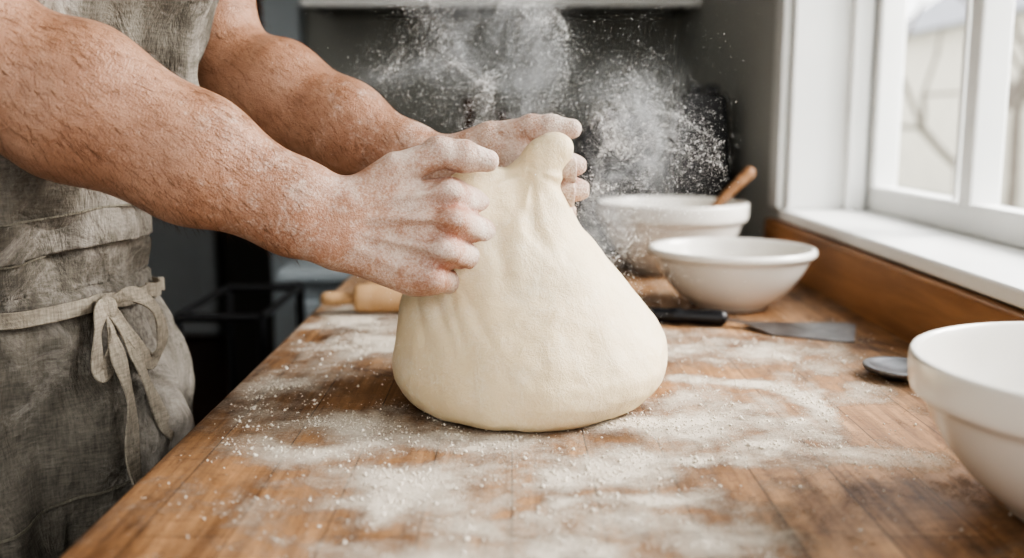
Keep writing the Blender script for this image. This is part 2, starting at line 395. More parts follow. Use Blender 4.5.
    red=np.zeros(len(v))
    for pts in joints:
        for q,w in ((pts[0],.011),(pts[1],.009),(pts[2],.008),(pts[3],.008)):
            red+=.8*np.exp(-(np.linalg.norm(v-q,axis=1)/(w*1.4))**2)
    for i in range(3):
        for s in (0,1):
            for w_ in (.2,.5,.8):
                q=(joints[i][s]*(1-w_)+joints[i][s+1]*w_+joints[i+1][s]*(1-w_)+joints[i+1][s+1]*w_)/2
                red+=.7*np.exp(-((v-q)@t/.0035)**2)*np.exp(-(np.linalg.norm(v-q,axis=1)/.016)**2)
    red+=.6*np.exp(-(np.linalg.norm(v-th[2],axis=1)/.014)**2)
    red+=.15*np.exp(-(np.linalg.norm(v-W,axis=1)/.05)**2)
    nail=np.zeros(len(v))
    for c,d1,d2,d3,r in nails:
        q=v-c; s=((q@d1)/.0078)**2+((q@d2)/(r*.72))**2+((q@d3)/.006)**2; nail=np.maximum(nail,np.clip((1.25-s)*4,0,1))
    mesh_np(name,v,F,M_skin,parent,attrs=dict(flour=flour*(1-.5*np.clip(red,0,1)),red=np.clip(red,0,1),nail=nail))
    g2=Grid(np.minimum(E,S)-.10,np.maximum(E,S)+.10,.004); d2=g2.new()
    a0=E+(S-E)*.12
    cap(g2,d2,a0,E+(S-E)*.55,R*.91,R*1.10,.03); cap(g2,d2,E+(S-E)*.55,S,R*1.10,R*1.15,.03)
    v2,F2=nets(d2,g2); v2=laplace(v2,F2,1)
    mesh_np(name+'_upper',v2,F2,M_skin,parent,attrs=dict(flour=np.full(len(v2),.03),red=np.zeros(len(v2)),nail=np.zeros(len(v2))))
    nm=vnormals(v,F)
    cand=np.where((al<-.02)&(np.linalg.norm(v-E,axis=1)>.02))[0]
    pick=rng.choice(cand,min(pose.get('hair',2200),len(cand)),replace=False)
    HV=[];HF=[]
    for q in pick:
        p=v[q]; N=nm[q]; dr=nrm(f*1.0+N*.45-V(0,0,.5)*1+rng.normal(0,.28,3)); dr=dr-min(0,np.dot(dr,N)-.10)*N; dr=nrm(dr)
        ll=rng.uniform(.006,.016); sd=nrm(np.cross(dr,N)+1e-6)*.00015
        b=len(HV); m_=p+dr*ll*.5; e_=p+dr*ll-N*ll*.15
        HV+= [p-sd,p+sd,m_+sd*.8,m_-sd*.8,e_]; HF+=[(b,b+1,b+2,b+3),(b+3,b+2,b+4)]
    mesh_np(name+'_hair',HV,HF,M_armhair,parent,False)
    return P,joints,th

baker=empty('baker')
near_pose=dict(fingers=[(46,72,42,-.16),(50,76,42,-.12),(54,78,42,-.07),(58,76,40,-.02)],
    thumb=[(.016,.018,-.002),(.046,.043,.001),(.080,.058,.003),(.113,.055,.000)],thumbn=(0,.75,.65),R=.0505,hair=4500,wr=.020)
far_pose=dict(fingers=[(44,54,34,-.10),(48,56,34,-.07),(50,56,34,-.04),(52,56,34,.0)],
    thumb=[(.016,.018,-.004),(.050,.038,-.004),(.088,.050,-.006),(.120,.054,-.008)],thumbn=(0,.7,.7),R=.045,hair=2600,wr=.0185)
Pn,Jn,Tn=build_arm('right_arm',(-.142,.768,T+.161),(1,.06,-.08),(0,.22,1),1,(-.385,.735,T+.281),(-.50,.70,T+.56),near_pose,baker,1.06)
Pf,Jf,Tf=build_arm('left_arm',(-.074,.922,T+.193),(1,-.18,-.13),(0,-.06,1),-1,(-.285,1.0,T+.284),(-.330,1.04,T+.56),far_pose,baker,1.04)

# ------------------------------------------------------------ dough
def build_dough():
    g=Grid((-.15,.68,T-.004),(.18,1.02,T+.26),.0020)
    X,Y,Z=np.meshgrid(*g.ax,indexing='ij'); z=Z-T
    zt=[-.01,0,.006,.02,.035,.052,.07,.086,.10,.115,.133,.15,.165,.18,.195,.22]
    l=[-.080,-.088,-.096,-.102,-.1035,-.101,-.098,-.095,-.091,-.085,-.077,-.067,-.055,-.040,-.026,-.005]
    r=[.092,.102,.117,.130,.136,.134,.125,.113,.102,.089,.073,.057,.045,.036,.029,.014]
    zz=np.linspace(-.01,.22,231)
    ls=np.interp(zz,zt,l); rs=np.interp(zz,zt,r)
    kk=np.exp(-np.linspace(-2,2,15)**2); kk/=kk.sum()
    pad=lambda a: np.convolve(np.pad(a,7,'edge'),kk,'valid')
    ls=pad(ls); rs=pad(rs)
    L=np.interp(z,zz,ls); Rr=np.interp(z,zz,rs)
    cx=(L+Rr)/2; rx=(Rr-L)/2
    ry=rx*np.interp(z,[0,.04,.1,.2],[1.14,1.0,.84,.82]); cy=np.interp(z,[0,.1,.2],[.852,.854,.842])
    px=(X-cx)/rx; py=(Y-cy)/ry
    q=np.sqrt(px**2+py**2)
    D=(q-1)*np.minimum(rx,ry)*.9
    D=np.where(z>.165,np.maximum(D,(z-.165)),D)
    D=D.astype(np.float32)
    G1=Pn(.088,.008,-.034)
    cap(g,D,V(-.03,.845,T+.12),G1,.045,.024,.03)
    cap(g,D,G1,Pn(.096,.030,-.036),.022,.017,.018)
    cap(g,D,V(-.012,.832,T+.146),Pn(.110,.040,-.034),.027,.019,.022)
    N0,N1,N2,N3=V(.004,.845,T+.143),V(.0130,.834,T+.176),V(.0235,.832,T+.200),V(.0325,.832,T+.2155)
    cap(g,D,N0,N1,.044,.0215,.034); cap(g,D,N1,N2,.0212,.0172,.014); cap(g,D,N2,N3,.0172,.0138,.012)
    cap(g,D,N3-V(.010,.002,.002),N3+V(.008,.0,.002),.0105,.0105,.012)
    cap(g,D,V(-.02,.832,T+.152),V(.012,.838,T+.156),.022,.022,.03)
    gx,gz=.016,T+.200
    th=np.arctan2(X-gx,-(Z-gz)); rr=np.sqrt((X-gx)**2+(Z-gz)**2)
    m=np.exp(-((rr-.03)/.04)**2)*(Z<gz+.01)
    D+=(.0011*m*np.sin(8*th+np.sin(th*5)*1.6+rr*30)).astype(np.float32)
    for a,b,w,dp in (((-.066,.775,T+.108),(-.044,.770,T+.058),.005,.0030),((-.052,.775,T+.11),(-.036,.772,T+.060),.0035,.0026),((-.040,.775,T+.105),(-.014,.772,T+.066),.0035,.0020),((-.080,.775,T+.10),(-.066,.772,T+.056),.0045,.0022),
                     ((.004,.80,T+.178),(.034,.80,T+.125),.006,.0024),((-.014,.79,T+.165),(-.004,.785,T+.110),.0065,.0030)):
        sl,x_,y_,z_=g.sub(np.minimum(a,b)-V(.02,.04,.02),np.maximum(a,b)+V(.02,.04,.02))
        a=np.array(a);b=np.array(b); a[1]=b[1]=0
        d,h=segd(x_,y_*0,z_,a,b); D[sl]+=(dp*np.sin(np.pi*np.clip(h*.9+.05,0,1))*np.exp(-(d/w)**2)*(y_<.84)).astype(np.float32)
    D=np.maximum(D,-(z-.0005)).astype(np.float32)
    v,F=nets(D,g); v=laplace(v,F,4,.5); N=vnormals(v,F)
    dsp=np.array([.0038*mnoise.noise(Vector(p)*15)+.0016*mnoise.noise(Vector((p[0],p[1],p[2]*.7))*42)+.0005*mnoise.noise(Vector(p)*110) for p in v])
    v=v+N*dsp[:,None]; v[:,2]=np.maximum(v[:,2],T+.0004)
    return mesh_np('bread_dough',v,F,M_dough)
build_dough()

# ------------------------------------------------------------ body
FC=nrm((.87,-.49,0)); SD=nrm((.49,.87,0))
ztab=np.array([.80,.90,.95,.99,1.04,1.08,1.14,1.20,1.28,1.38,1.46,1.52,1.58])
rxt=np.array([.115,.118,.113,.108,.106,.108,.114,.120,.122,.115,.088,.058,.050]); ryt=np.array([.140,.145,.145,.140,.138,.142,.150,.158,.168,.172,.155,.08,.050])
xmax=np.array([-.322,-.325,-.336,-.346,-.344,-.333,-.308,-.280,-.260,-.252,-.275,-.31,-.32])
cyt=np.array([.865,.865,.865,.862,.860,.860,.860,.862,.865,.865,.865,.862,.86])
cxt=xmax-np.sqrt((rxt*FC[0])**2+(ryt*SD[0])**2)*1.03-.018
def prof(z): return [np.interp(z,ztab,a) for a in (cxt,cyt,rxt,ryt)]
def build_body():
    g=Grid((-.78,.55,.78),(-.12,1.25,1.62),.008); X,Y,Z=np.meshgrid(*g.ax,indexing='ij')
    cx,cy,rx,ry=prof(Z); a=((X-cx)*FC[0]+(Y-cy)*FC[1])/rx; b=((X-cx)*SD[0]+(Y-cy)*SD[1])/ry
    D=((np.abs(a)**2.3+np.abs(b)**2.3)**(1/2.3)-1)*np.minimum(rx,ry); D=np.maximum(D,Z-1.56); D=np.maximum(D,.80-Z).astype(np.float32)
    for S,E in (((-.50,.70,1.46),(-.385,.735,1.185)),((-.33,1.04,1.46),(-.285,1.0,1.205))):
        S=np.array(S);E=np.array(E); cap(g,D,S,S+(E-S)*.33,.066,.064,.05)
    v,F=nets(D,g); v=laplace(v,F,2); mesh_np('torso_shirt',v,F,M_shirt,baker)
    g=Grid((-.78,.6,.0),(-.25,1.2,.9),.008); D=g.new()
    for s in (-1,1):
        hip=V(-.465,.865,.83)+SD*.065*s; kn=V(-.45,.87,.47)+SD*.09*s; an=V(-.48,.87,.08)+SD*.10*s
        cap(g,D,hip,kn,.082,.062,.04); cap(g,D,kn,an,.062,.05,.03)
    v,F=nets(D,g); v=laplace(v,F,2); mesh_np('trousers',v,F,M_pants,baker)
    g=Grid((-.62,.65,0),(-.15,1.15,.14),.005); D=g.new()
    for s in (-1,1):
        an=V(-.49,.87,.05)+SD*.10*s; cap(g,D,an-FC*.03-V(0,0,.01),an+FC*.15-V(0,0,.02),.038,.032,.02)
        cap(g,D,an-FC*.02,an+V(0,0,.06),.04,.045,.02)
    D=np.maximum(D,-(np.meshgrid(*g.ax,indexing='ij')[2]-.004)).astype(np.float32)
    v,F=nets(D,g); mesh_np('shoes',v,F,M_black,baker)
    hc=V(-.345,.855,1.73); fwd=nrm(FC+V(0,0,-.45)); up=nrm(np.cross(SD*-1,fwd)); up=up if up[2]>0 else -up; sd=SD
    g=Grid(hc-.17,hc+.17,.003); D=g.new()
    cap(g,D,V(-.39,.862,1.50),hc-up*.05-fwd*.03,.062,.055,.03)
    ell(g,D,hc+up*.02,(fwd,sd,up),(.098,.077,.105),.02); ell(g,D,hc+fwd*.03-up*.055,(fwd,sd,up),(.062,.058,.058),.03)
    ell(g,D,hc+fwd*.075-up*.10,(fwd,sd,up),(.022,.026,.02),.02)
    cap(g,D,hc+fwd*.095+up*.005,hc+fwd*.118-up*.035,.008,.013,.012)
    for s in (-1,1):
        ell(g,D,hc+sd*.078*s-up*.01-fwd*.005,(fwd,sd,up),(.020,.010,.032),.006)
        ell(g,D,hc+fwd*.098+sd*.012*s-up*.038,(fwd,sd,up),(.01,.008,.007),.006)
        sl,x,y,z=g.sub(hc-.14,hc+.14); e=hc+fwd*.100+sd*.032*s+up*.0
        D[sl]+=(.011*np.exp(-((x-e[0])**2+(y-e[1])**2+(z-e[2])**2)/.016**2)).astype(np.float32)
        ell(g,D,e-fwd*.013,(fwd,sd,up),(.012,.014,.010),.003)
        cap(g,D,hc+fwd*.094+sd*.015*s+up*.022,hc+fwd*.088+sd*.048*s+up*.022,.007,.005,.01)
    cap(g,D,hc+fwd*.088-sd*.018-up*.066,hc+fwd*.088+sd*.018-up*.066,.0065,.0065,.006); cap(g,D,hc+fwd*.086-sd*.016-up*.077,hc+fwd*.086+sd*.016-up*.077,.007,.007,.006)
    groove(g,D,hc+fwd*.095-sd*.022-up*.0715,hc+fwd*.095+sd*.022-up*.0715,.0025,.004)
    v,F=nets(D,g); z0=np.zeros(len(v)); mesh_np('head',v,F,M_skin,baker,attrs=dict(flour=z0,red=z0,nail=z0))
    D=g.new(); ell(g,D,hc+up*.032-fwd*.012,(fwd,sd,up),(.104,.086,.108),.01)
    sl,x,y,z=g.sub(hc-.2,hc+.2); a=(x-hc[0])*fwd[0]+(y-hc[1])*fwd[1]+(z-hc[2])*fwd[2]; b=(x-hc[0])*up[0]+(y-hc[1])*up[1]+(z-hc[2])*up[2]
    D[sl]=np.maximum(D[sl],np.maximum(a*.8-b*.8+.012,-(b+.05))).astype(np.float32)
    v,F=nets(D,g); v=laplace(v,F,2); mesh_np('hair',v,F,M_hair,baker)
build_body()

# ------------------------------------------------------------ apron
apron=empty('apron')
def body_pt(z,th,off=0):
    zz=max(z,.80); cx,cy,rx,ry=[float(a) for a in prof(zz)]
    if z<1.0:
        k=(1.0-z); rx+=.03*min(k,.45)+.004; ry+=.04*min(k,.5)+.004
    a=math.copysign(abs(math.cos(th))**(2/2.3),math.cos(th)); b=math.copysign(abs(math.sin(th))**(2/2.3),math.sin(th))
    return V(cx,cy,z)+FC*(rx+off)*a+SD*(ry+off)*b
def fold(z,th):
    if z<.975:
        k=min(1,(.975-z)/.10); f=.012*k*math.sin(th*7+1.1+1.5*math.sin(z*6)+1.5*mnoise.noise(Vector((th*2,z*6,3))))+.006*k*math.sin(th*13+z*9)
        f+=.018*k*mnoise.noise(Vector((th*2.6,z*6,1.7)))
    else:
        k=min(1,(z-.975)/.06); f=.018*k*mnoise.noise(Vector((th*2+z*6,z*11,4.2)))+.007*k*math.sin(z*46+th*6+3*mnoise.noise(Vector((th*2,z*5,0))))
    f+=.008*mnoise.noise(Vector((th*7,z*18,8)))+.003*mnoise.noise(Vector((th*16,z*40,5)))
    return f
def apron_grid(name,z0,z1,nz,thf,nt,off,mat=M_apron):
    vs=[];fs=[]
    for i in range(nz+1):
        z=z0+(z1-z0)*i/nz; t0=thf(z)
        for j in range(nt+1):
            th=-t0+2*t0*j/nt; vs.append(body_pt(z,th,off+fold(z,th)))
    for i in range(nz):
        for j in range(nt): a=i*(nt+1)+j; fs.append((a,a+1,a+nt+2,a+nt+1))
    o=mesh_np(name,vs,np.array(fs),mat,apron); s=o.modifiers.new('t','SOLIDIFY'); s.thickness=.0018; return o
apron_grid('skirt',.36,1.005,150,lambda z:1.75,280,.018)
apron_grid('bib',1.0,1.40,110,lambda z:float(np.interp(z,[1.0,1.12,1.40],[1.6,1.5,1.1])),220,.018)
def ring(name,z,t0,t1,w,off,mat,dz=lambda t:0,n=120,thick=.002):
    pts=[];wd=[]
    for i in range(n+1):
        t=t0+(t1-t0)*i/n; zz=z+dz(t); pts.append(body_pt(zz,t,off+fold(zz,t))); wd.append((0,0,1))
    return strip(name,pts,[w]*len(pts),wd,mat,apron,thick)
wv=lambda t:.006*math.sin(t*2)+.002*math.sin(t*9)
ring('waistband',1.048,-1.5,1.5,.030,.0205,M_apron,wv)
ring('waistband_seam_top',1.064,-1.5,1.5,.0016,.0212,M_seam,wv,thick=.0008)
ring('waistband_seam_low',1.032,-1.5,1.5,.0016,.0212,M_seam,wv,thick=.0008)
bt=.12
ring('waist_tie',.984,-1.9,1.9,.013,.027,M_tie,lambda t:.012*math.cos((t-bt)*1.2)-.008+.0015*math.sin(t*14))
ring('pocket_seam',.83,-1.3,.30,.0024,.0205,M_seam,lambda t:.02*t,thick=.0008)
bp=body_pt(.985,bt,.036); br=nrm(SD*math.cos(bt)-FC*math.sin(bt)); bn=nrm(FC*math.cos(bt)+SD*math.sin(bt)); up=V(0,0,1)
def rib(name,ctrl,w):
    pts=[bp+br*a+bn*b+up*c for a,b,c in ctrl]
    out=[];n=len(pts)
    for i in range(n-1):
        p0=pts[max(i-1,0)];p1=pts[i];p2=pts[i+1];p3=pts[min(i+2,n-1)]
        for s in range(5):
            t=s/5; out.append(.5*((2*p1)+(-p0+p2)*t+(2*p0-5*p1+4*p2-p3)*t*t+(-p0+3*p1-3*p2+p3)*t**3))
    out.append(pts[-1]); wd=[]
    for i in range(len(out)):
        tg=nrm(out[min(i+1,len(out)-1)]-out[max(i-1,0)]); wd.append(np.cross(tg,bn*.9+br*(.25+.25*math.sin(i*.8))+up*.1))
    W_=[w*(.72+.3*math.sin(min(1,i/len(out)*1.6)*math.pi*.5)+.08*math.sin(i*1.3)) for i in range(len(out))]
    strip(name,out,W_,wd,M_tie,apron)
rib('bow_loop_right',[(0,0,0),(.020,.010,.010),(.044,.014,-.006),(.054,.012,-.036),(.042,.008,-.054),(.020,.012,-.030),(.004,.004,-.004)],.015)
rib('bow_loop_left',[(0,0,0),(-.014,.012,.004),(-.024,.016,-.018),(-.022,.012,-.046),(-.010,.010,-.050),(-.002,.012,-.022),(0,.004,0)],.015)
rib('bow_tail_long',[(0,.004,0),(-.004,.014,-.03),(.004,.020,-.08),(-.002,.024,-.13),(.010,.028,-.19)],.017)
rib('bow_tail_short',[(0,.004,0),(.014,.014,-.03),(.028,.016,-.07),(.044,.018,-.11),(.054,.018,-.122)],.016)
gk=Grid(bp-.03,bp+.03,.0012); dk=gk.new(); ell(gk,dk,bp+bn*.003,(br,bn,up),(.010,.008,.011),.0)
for o in (-.005,0,.005): groove(gk,dk,bp+bn*.011+br*o-up*.01,bp+bn*.011+br*(o+.002)+up*.01,.0015,.0015)
v,F=nets(dk,gk); mesh_np('bow_knot',v,F,M_tie,apron)
for s in (-1,1):
    pts=[body_pt(z,s*.7*float(np.interp(z,[1.38,1.52],[1,.8])),.02) for z in np.linspace(1.38,1.52,8)]
    strip('neck_strap_%d'%(1 if s<0 else 2),pts,[.024]*8,[SD]*8,M_apron,apron)

# ------------------------------------------------------------ counter
counter=empty('kitchen_counter')
XL,XR,Y0,Y1=-.25,.432,-.15,1.76
xs=np.concatenate([[XL-.004,XL-.0036,XL-.002],np.arange(XL,XR,.0035),[XR]]); zs=np.concatenate([[T-.006,T-.003,T-.0008],np.full(len(xs)-3,T)])
ys=np.arange(Y0,Y1,.0035)
XX,YY=np.meshgrid(xs,ys,indexing='ij'); ZZ=np.repeat(zs[:,None],len(ys),1)
blobs=[(-.054,.62,.09,.035,.8),(.033,.655,.09,.028,.9),(.136,.69,.08,.028,1.05),(.226,.75,.032,.06,1.05),(.25,.836,.024,.07,1.1),(.214,.885,.05,.022,1.0),
(.005,.573,.06,.020,.8),(.08,.60,.06,.02,.85),(.27,.70,.06,.03,.75),(.22,1.03,.10,.06,.85),(.30,.98,.06,.06,.7),(-.198,.9,.06,.09,.65),(-.17,1.07,.07,.10,.95),
(-.115,.78,.05,.05,.75),(-.2,.8,.05,.05,.65),(-.21,1.18,.05,.12,.95),(-.167,.6,.06,.04,.5),(0,1.15,.2,.15,.7),(0,1.4,.3,.2,.45),(-.13,.70,.08,.04,.65),(.02,.52,.12,.03,.75),(.20,.62,.05,.02,.45),(.17,.80,.04,.05,.85),(.33,.85,.05,.05,.65),(-.02,.72,.10,.035,.8),(.12,.76,.06,.035,.85),(.08,.545,.05,.02,.7),(-.10,.54,.06,.02,.5)]
def fdens(x,y):
    wx=x+.030*vnoise(x,y,14,0); wy=y+.024*vnoise(x,y,14,3)
    f=np.full(np.shape(x),.18)
    for bx,by,sx,sy,a in blobs: f=np.maximum(f,a*np.exp(-((wx-bx)/sx)**2*.6-((wy-by)/sy)**2*.6))
    return np.clip(f*(1+.5*vnoise(x,y,26,5)),0,1.2)
fl=fdens(XX,YY)
vv=np.stack([XX,YY,ZZ],-1).reshape(-1,3); n0,n1=XX.shape
I=np.arange(n0*n1).reshape(n0,n1); FF=np.stack([I[:-1,:-1],I[1:,:-1],I[1:,1:],I[:-1,1:]],-1).reshape(-1,4)
mesh_np('butcher_block_top',vv,FF,M_top,counter,attrs=dict(flour=fl.ravel()))
box('block_body',(XL-.004,Y0,T-.045),(XR,Y1-.005,T-.0035),M_wood,counter,.002)
box('cabinet_base',(XL+.05,Y0+.02,.09),(XR,Y1-.04,T-.045),M_cab,counter)
box('toe_kick',(XL+.10,Y0+.04,0),(XR,Y1-.06,.09),M_black,counter)
for i in range(3):
    y=Y0+.05+i*.6; box('cabinet_door_%d'%(i+1),(XL+.032,y,.13),(XL+.05,y+.56,T-.08),M_cab,counter,.004)

def grains(name,P,R,mat,tetra=False,parent=None):
    if tetra:
        o8=np.array([(1,1,1),(1,-1,-1),(-1,1,-1),(-1,-1,1)],dtype=float)*.8; f8=np.array([(0,1,2),(0,3,1),(0,2,3),(1,3,2)])
    else:
        o8=np.array([(1,0,0),(-1,0,0),(0,1,0),(0,-1,0),(0,0,1),(0,0,-1)],dtype=float)
        f8=np.array([(0,2,4),(2,1,4),(1,3,4),(3,0,4),(2,0,5),(1,2,5),(3,1,5),(0,3,5)])
    n=len(P); m=len(o8); J=1+rng.uniform(-.35,.35,(n,m,1)); VV=(P[:,None,:]+o8[None]*R[:,None,None]*J+rng.normal(0,.12,(n,m,3))*R[:,None,None]).reshape(-1,3)
    FF=(f8[None]+m*np.arange(n)[:,None,None]).reshape(-1,3)
    return mesh_np(name,VV,FF,mat,parent)
NN=320000
cx=rng.uniform(-.24,.41,NN); cy=rng.uniform(.45,1.25,NN)
dn=fdens(cx,cy); nv=.6*vnoise(cx,cy,60,2)
keep=rng.uniform(0,1,NN)<np.clip((dn-.30+nv*.45),0,1)**1.5*.55+.006
cx,cy=cx[keep],cy[keep]; R=rng.gamma(1.6,.00024,len(cx)).clip(.00012,.0018)
grains('scattered_flour',np.stack([cx,cy,T+R*.5],1),R,M_flour)

# ------------------------------------------------------------ airborne flour
def wisp(pts,w,n):
    pts=np.array(pts); t=rng.uniform(0,len(pts)-1,n); i=np.minimum(t.astype(int),len(pts)-2); f=(t-i)[:,None]
    c=pts[i]*(1-f)+pts[i+1]*f; ww=np.array(w); wd=(ww[i]*(1-f[:,0])+ww[i+1]*f[:,0])
    return c+rng.normal(0,1,(n,3))*wd[:,None]
A=[]
A.append(wisp([(-.01,.97,1.15),(-.03,.97,1.175),(-.06,.99,1.20),(-.075,1.0,1.225),(-.06,1.0,1.26)],[.008,.010,.012,.014,.018],18000))
A.append(wisp([(.01,.97,1.15),(.035,.98,1.18),(.025,1.0,1.21),(.0,1.0,1.24),(-.02,1.0,1.28)],[.008,.012,.014,.016,.022],19000))
A.append(wisp([(.06,.95,1.12),(.085,.96,1.16),(.115,.97,1.165),(.145,.97,1.12),(.14,.96,1.08)],[.008,.014,.018,.018,.020],26000))
A.append(wisp([(.07,.95,1.13),(.10,.96,1.12),(.12,.96,1.08)],[.012,.018,.024],12000))
A.append(wisp([(.06,.93,1.10),(.08,.94,1.07),(.088,.93,1.03),(.11,.93,.985)],[.010,.014,.018,.022],14000))
A.append(wisp([(-.03,.97,1.15),(-.08,.98,1.165),(-.11,1.0,1.19),(-.145,1.0,1.18)],[.010,.014,.018,.020],9000))
A.append(wisp([(-.02,.96,1.16),(.06,.97,1.19),(.10,.97,1.18),(.14,.97,1.10)],[.04,.05,.05,.04],9000))
A.append(wisp([(-.12,.74,1.03),(-.10,.74,.98),(-.11,.75,.95)],[.012,.018,.02],350))
A.append(wisp([(-.14,.76,1.10),(-.02,.77,1.12),(.08,.80,1.12)],[.03,.04,.05],350))
A.append(rng.uniform((-.2,.8,.97),(.22,1.05,1.30),(1200,3)))
A=np.concatenate(A)
out=[]
for p in A:
    q=Vector(p); d=mnoise.turbulence_vector(q*11,4,False,noise_basis='PERLIN_ORIGINAL')*.042; d2=mnoise.noise_vector(q*55)*.005
    out.append((p[0]+d[0]+d2[0],p[1]+d[1]+d2[1],p[2]+d[2]+d2[2]))
A=np.array(out); A=A[A[:,2]>.905]; R=rng.gamma(1.7,.00007,len(A)).clip(.00006,.0007)
cloud=empty('flour_dust_cloud')
grains('grains',A,R,M_dust,True,cloud)
def haze():
    m=bpy.data.materials.new('flour_haze'); m.use_nodes=True; nt=m.node_tree; nt.nodes.clear()
    o=nt.nodes.new('ShaderNodeOutputMaterial'); vs=nt.nodes.new('ShaderNodeVolumeScatter'); vs.inputs['Color'].default_value=(.985,.98,.97,1); vs.inputs['Anisotropy'].default_value=.0
    tc=nt.nodes.new('ShaderNodeTexCoord'); tot=None
    wn=nt.nodes.new('ShaderNodeTexNoise'); wn.inputs['Scale'].default_value=14; wn.inputs['Detail'].default_value=3; ln(nt,tc.outputs['Object'],wn.inputs['Vector'])
    wp=nt.nodes.new('ShaderNodeVectorMath'); wp.operation='MULTIPLY_ADD'; ln(nt,wn.outputs['Color'],wp.inputs[0]); wp.inputs[1].default_value=(.10,.10,.10)
    off=nt.nodes.new('ShaderNodeVectorMath'); off.operation='SUBTRACT'; ln(nt,tc.outputs['Object'],off.inputs[0]); off.inputs[1].default_value=(.05,.05,.05); ln(nt,off.outputs[0],wp.inputs[2])
    for c,s,a in (((-.045,.98,1.195),(.028,.03,.028),.7),((.02,.98,1.185),(.026,.03,.038),.8),((-.015,.99,1.24),(.040,.03,.025),.5),((.11,.965,1.155),(.038,.03,.022),.9),((.135,.965,1.105),(.026,.03,.038),.8),((.085,.955,1.06),(.020,.03,.045),.9),((-.10,.985,1.180),(.038,.03,.014),.5)):
        d=nt.nodes.new('ShaderNodeVectorMath'); d.operation='SUBTRACT'; ln(nt,wp.outputs[0],d.inputs[0]); d.inputs[1].default_value=c
        e=nt.nodes.new('ShaderNodeVectorMath'); e.operation='DIVIDE'; ln(nt,d.outputs[0],e.inputs[0]); e.inputs[1].default_value=s
        dp=nt.nodes.new('ShaderNodeVectorMath'); dp.operation='DOT_PRODUCT'; ln(nt,e.outputs[0],dp.inputs[0]); ln(nt,e.outputs[0],dp.inputs[1])
        x=math_(nt,'MULTIPLY',math_(nt,'EXPONENT',math_(nt,'MULTIPLY',dp.outputs['Value'],-1.0)),a)
        tot=x if tot is None else math_(nt,'ADD',tot,x)
    nz=nt.nodes.new('ShaderNodeTexNoise'); nz.inputs['Scale'].default_value=30; nz.inputs['Detail'].default_value=4; nz.inputs['Roughness'].default_value=.65; nz.inputs['Distortion'].default_value=1.8; ln(nt,wp.outputs[0],nz.inputs['Vector'])
    nn=maprange(nt,nz.outputs['Fac'],.45,.68,0.02,1)
    ln(nt,math_(nt,'MULTIPLY',math_(nt,'MULTIPLY',tot,nn),50),vs.inputs['Density']); ln(nt,vs.outputs[0],o.inputs['Volume'])
    return m
hz=box('haze',(-.19,.90,1.0),(.20,1.05,1.32),haze(),cloud,0)

# ------------------------------------------------------------ tableware
lathe('mixing_bowl',[(0,.004),(.038,.004),(.042,0),(.047,.0),(.049,.005),(.062,.012),(.083,.033),(.096,.056),(.100,.066),(.106,.068),(.108,.073),(.106,.078),(.101,.079),(.097,.074),(.092,.055),(.078,.033),(.055,.016),(0,.011)],M_ceram,(.283,1.275,T+.0005))
bandprof=lambda R,H:[(0,.004),(R*.42,.004),(R*.45,0),(R*.5,0),(R*.52,.006),(R*.66,H*.18),(R*.82,H*.42),(R*.91,H*.66),(R*.925,H*.72),(R*.985,H*.74),(R*.995,H*.80),(R,H*.95),(R*.995,H),(R*.955,H*1.0),(R*.94,H*.95),(R*.90,H*.72),(R*.80,H*.42),(R*.6,H*.16),(0,H*.09)]
lathe('mixing_bowl.001',bandprof(.120,.112),M_ceram,(.255,1.585,T+.0005))
lathe('mixing_bowl.002',[(r,z) for r,z in bandprof(.124,.098)],M_ceram,(.368,.575,T+.0005))
rp=lathe('rolling_pin',[(0,-.012),(.007,-.011),(.009,-.004),(.0095,.004),(.008,.016),(.0065,.028),(.0065,.030),(.0170,.031),(.0190,.034),(.0190,.26),(.0170,.263),(.0065,.264),(.0065,.268),(.008,.28),(.0095,.295),(.009,.305),(.007,.312),(0,.313)],M_pin,(-.228,1.225,T+.0192),64,None,(0,math.radians(90),math.radians(4)))
def sdf_obj(name,prims,lo,hi,h,mat,parent=None,post=None,lap=1):
    g=Grid(lo,hi,h); D=g.new()
    for p in prims:
        if p[0]=='c': cap(g,D,*p[1:])
        else: ell(g,D,*p[1:])
    if post: D=post(D,*np.meshgrid(*g.ax,indexing='ij')).astype(np.float32)
    v,F=nets(D,g); v=laplace(v,F,lap); return mesh_np(name,v,F,mat,parent)
I3=(V(1,0,0),V(0,1,0),V(0,0,1))
sdf_obj('wooden_spoon',[('c',(.258,1.58,T+.035),(.365,1.60,T+.142),.006,.0085,.004),('c',(.365,1.60,T+.142),(.380,1.603,T+.156),.0085,.0098,.004),('e',(.245,1.578,T+.03),(nrm((.75,0,.6)),V(0,1,0),nrm((-.6,0,.75))),(.032,.022,.008),.006)],
  (.20,1.54,T),(.43,1.64,T+.18),.0018,M_spoon)
tu=empty('metal_spatula')
a=V(.160,1.165,T+.011); b=V(.245,1.150,T+.010)
sdf_obj('handle',[('c',a,a+(b-a)*.4,.0095,.0085,.006),('c',a+(b-a)*.4,b,.0085,.0095,.006)],a-.03,b+.03,.0015,M_black,tu)
bl_d=nrm(V(.138,-.055,0)); bl_n=V(-bl_d[1],bl_d[0],0); p0=b
poly=[p0+bl_n*.005,p0+bl_d*.030+bl_n*.007,p0+bl_d*.065+bl_n*.034,p0+bl_d*.140+bl_n*.044,p0+bl_d*.150+bl_n*.038,p0+bl_d*.152-bl_n*.034,p0+bl_d*.142-bl_n*.040,p0+bl_d*.065-bl_n*.034,p0+bl_d*.030-bl_n*.007,p0-bl_n*.005]
zb=[T+.010,T+.007,T+.0032,T+.0065,T+.0065,T+.0015,T+.0015,T+.0022,T+.007,T+.010]
vs=[(p[0],p[1],z) for p,z in zip(poly,zb)]
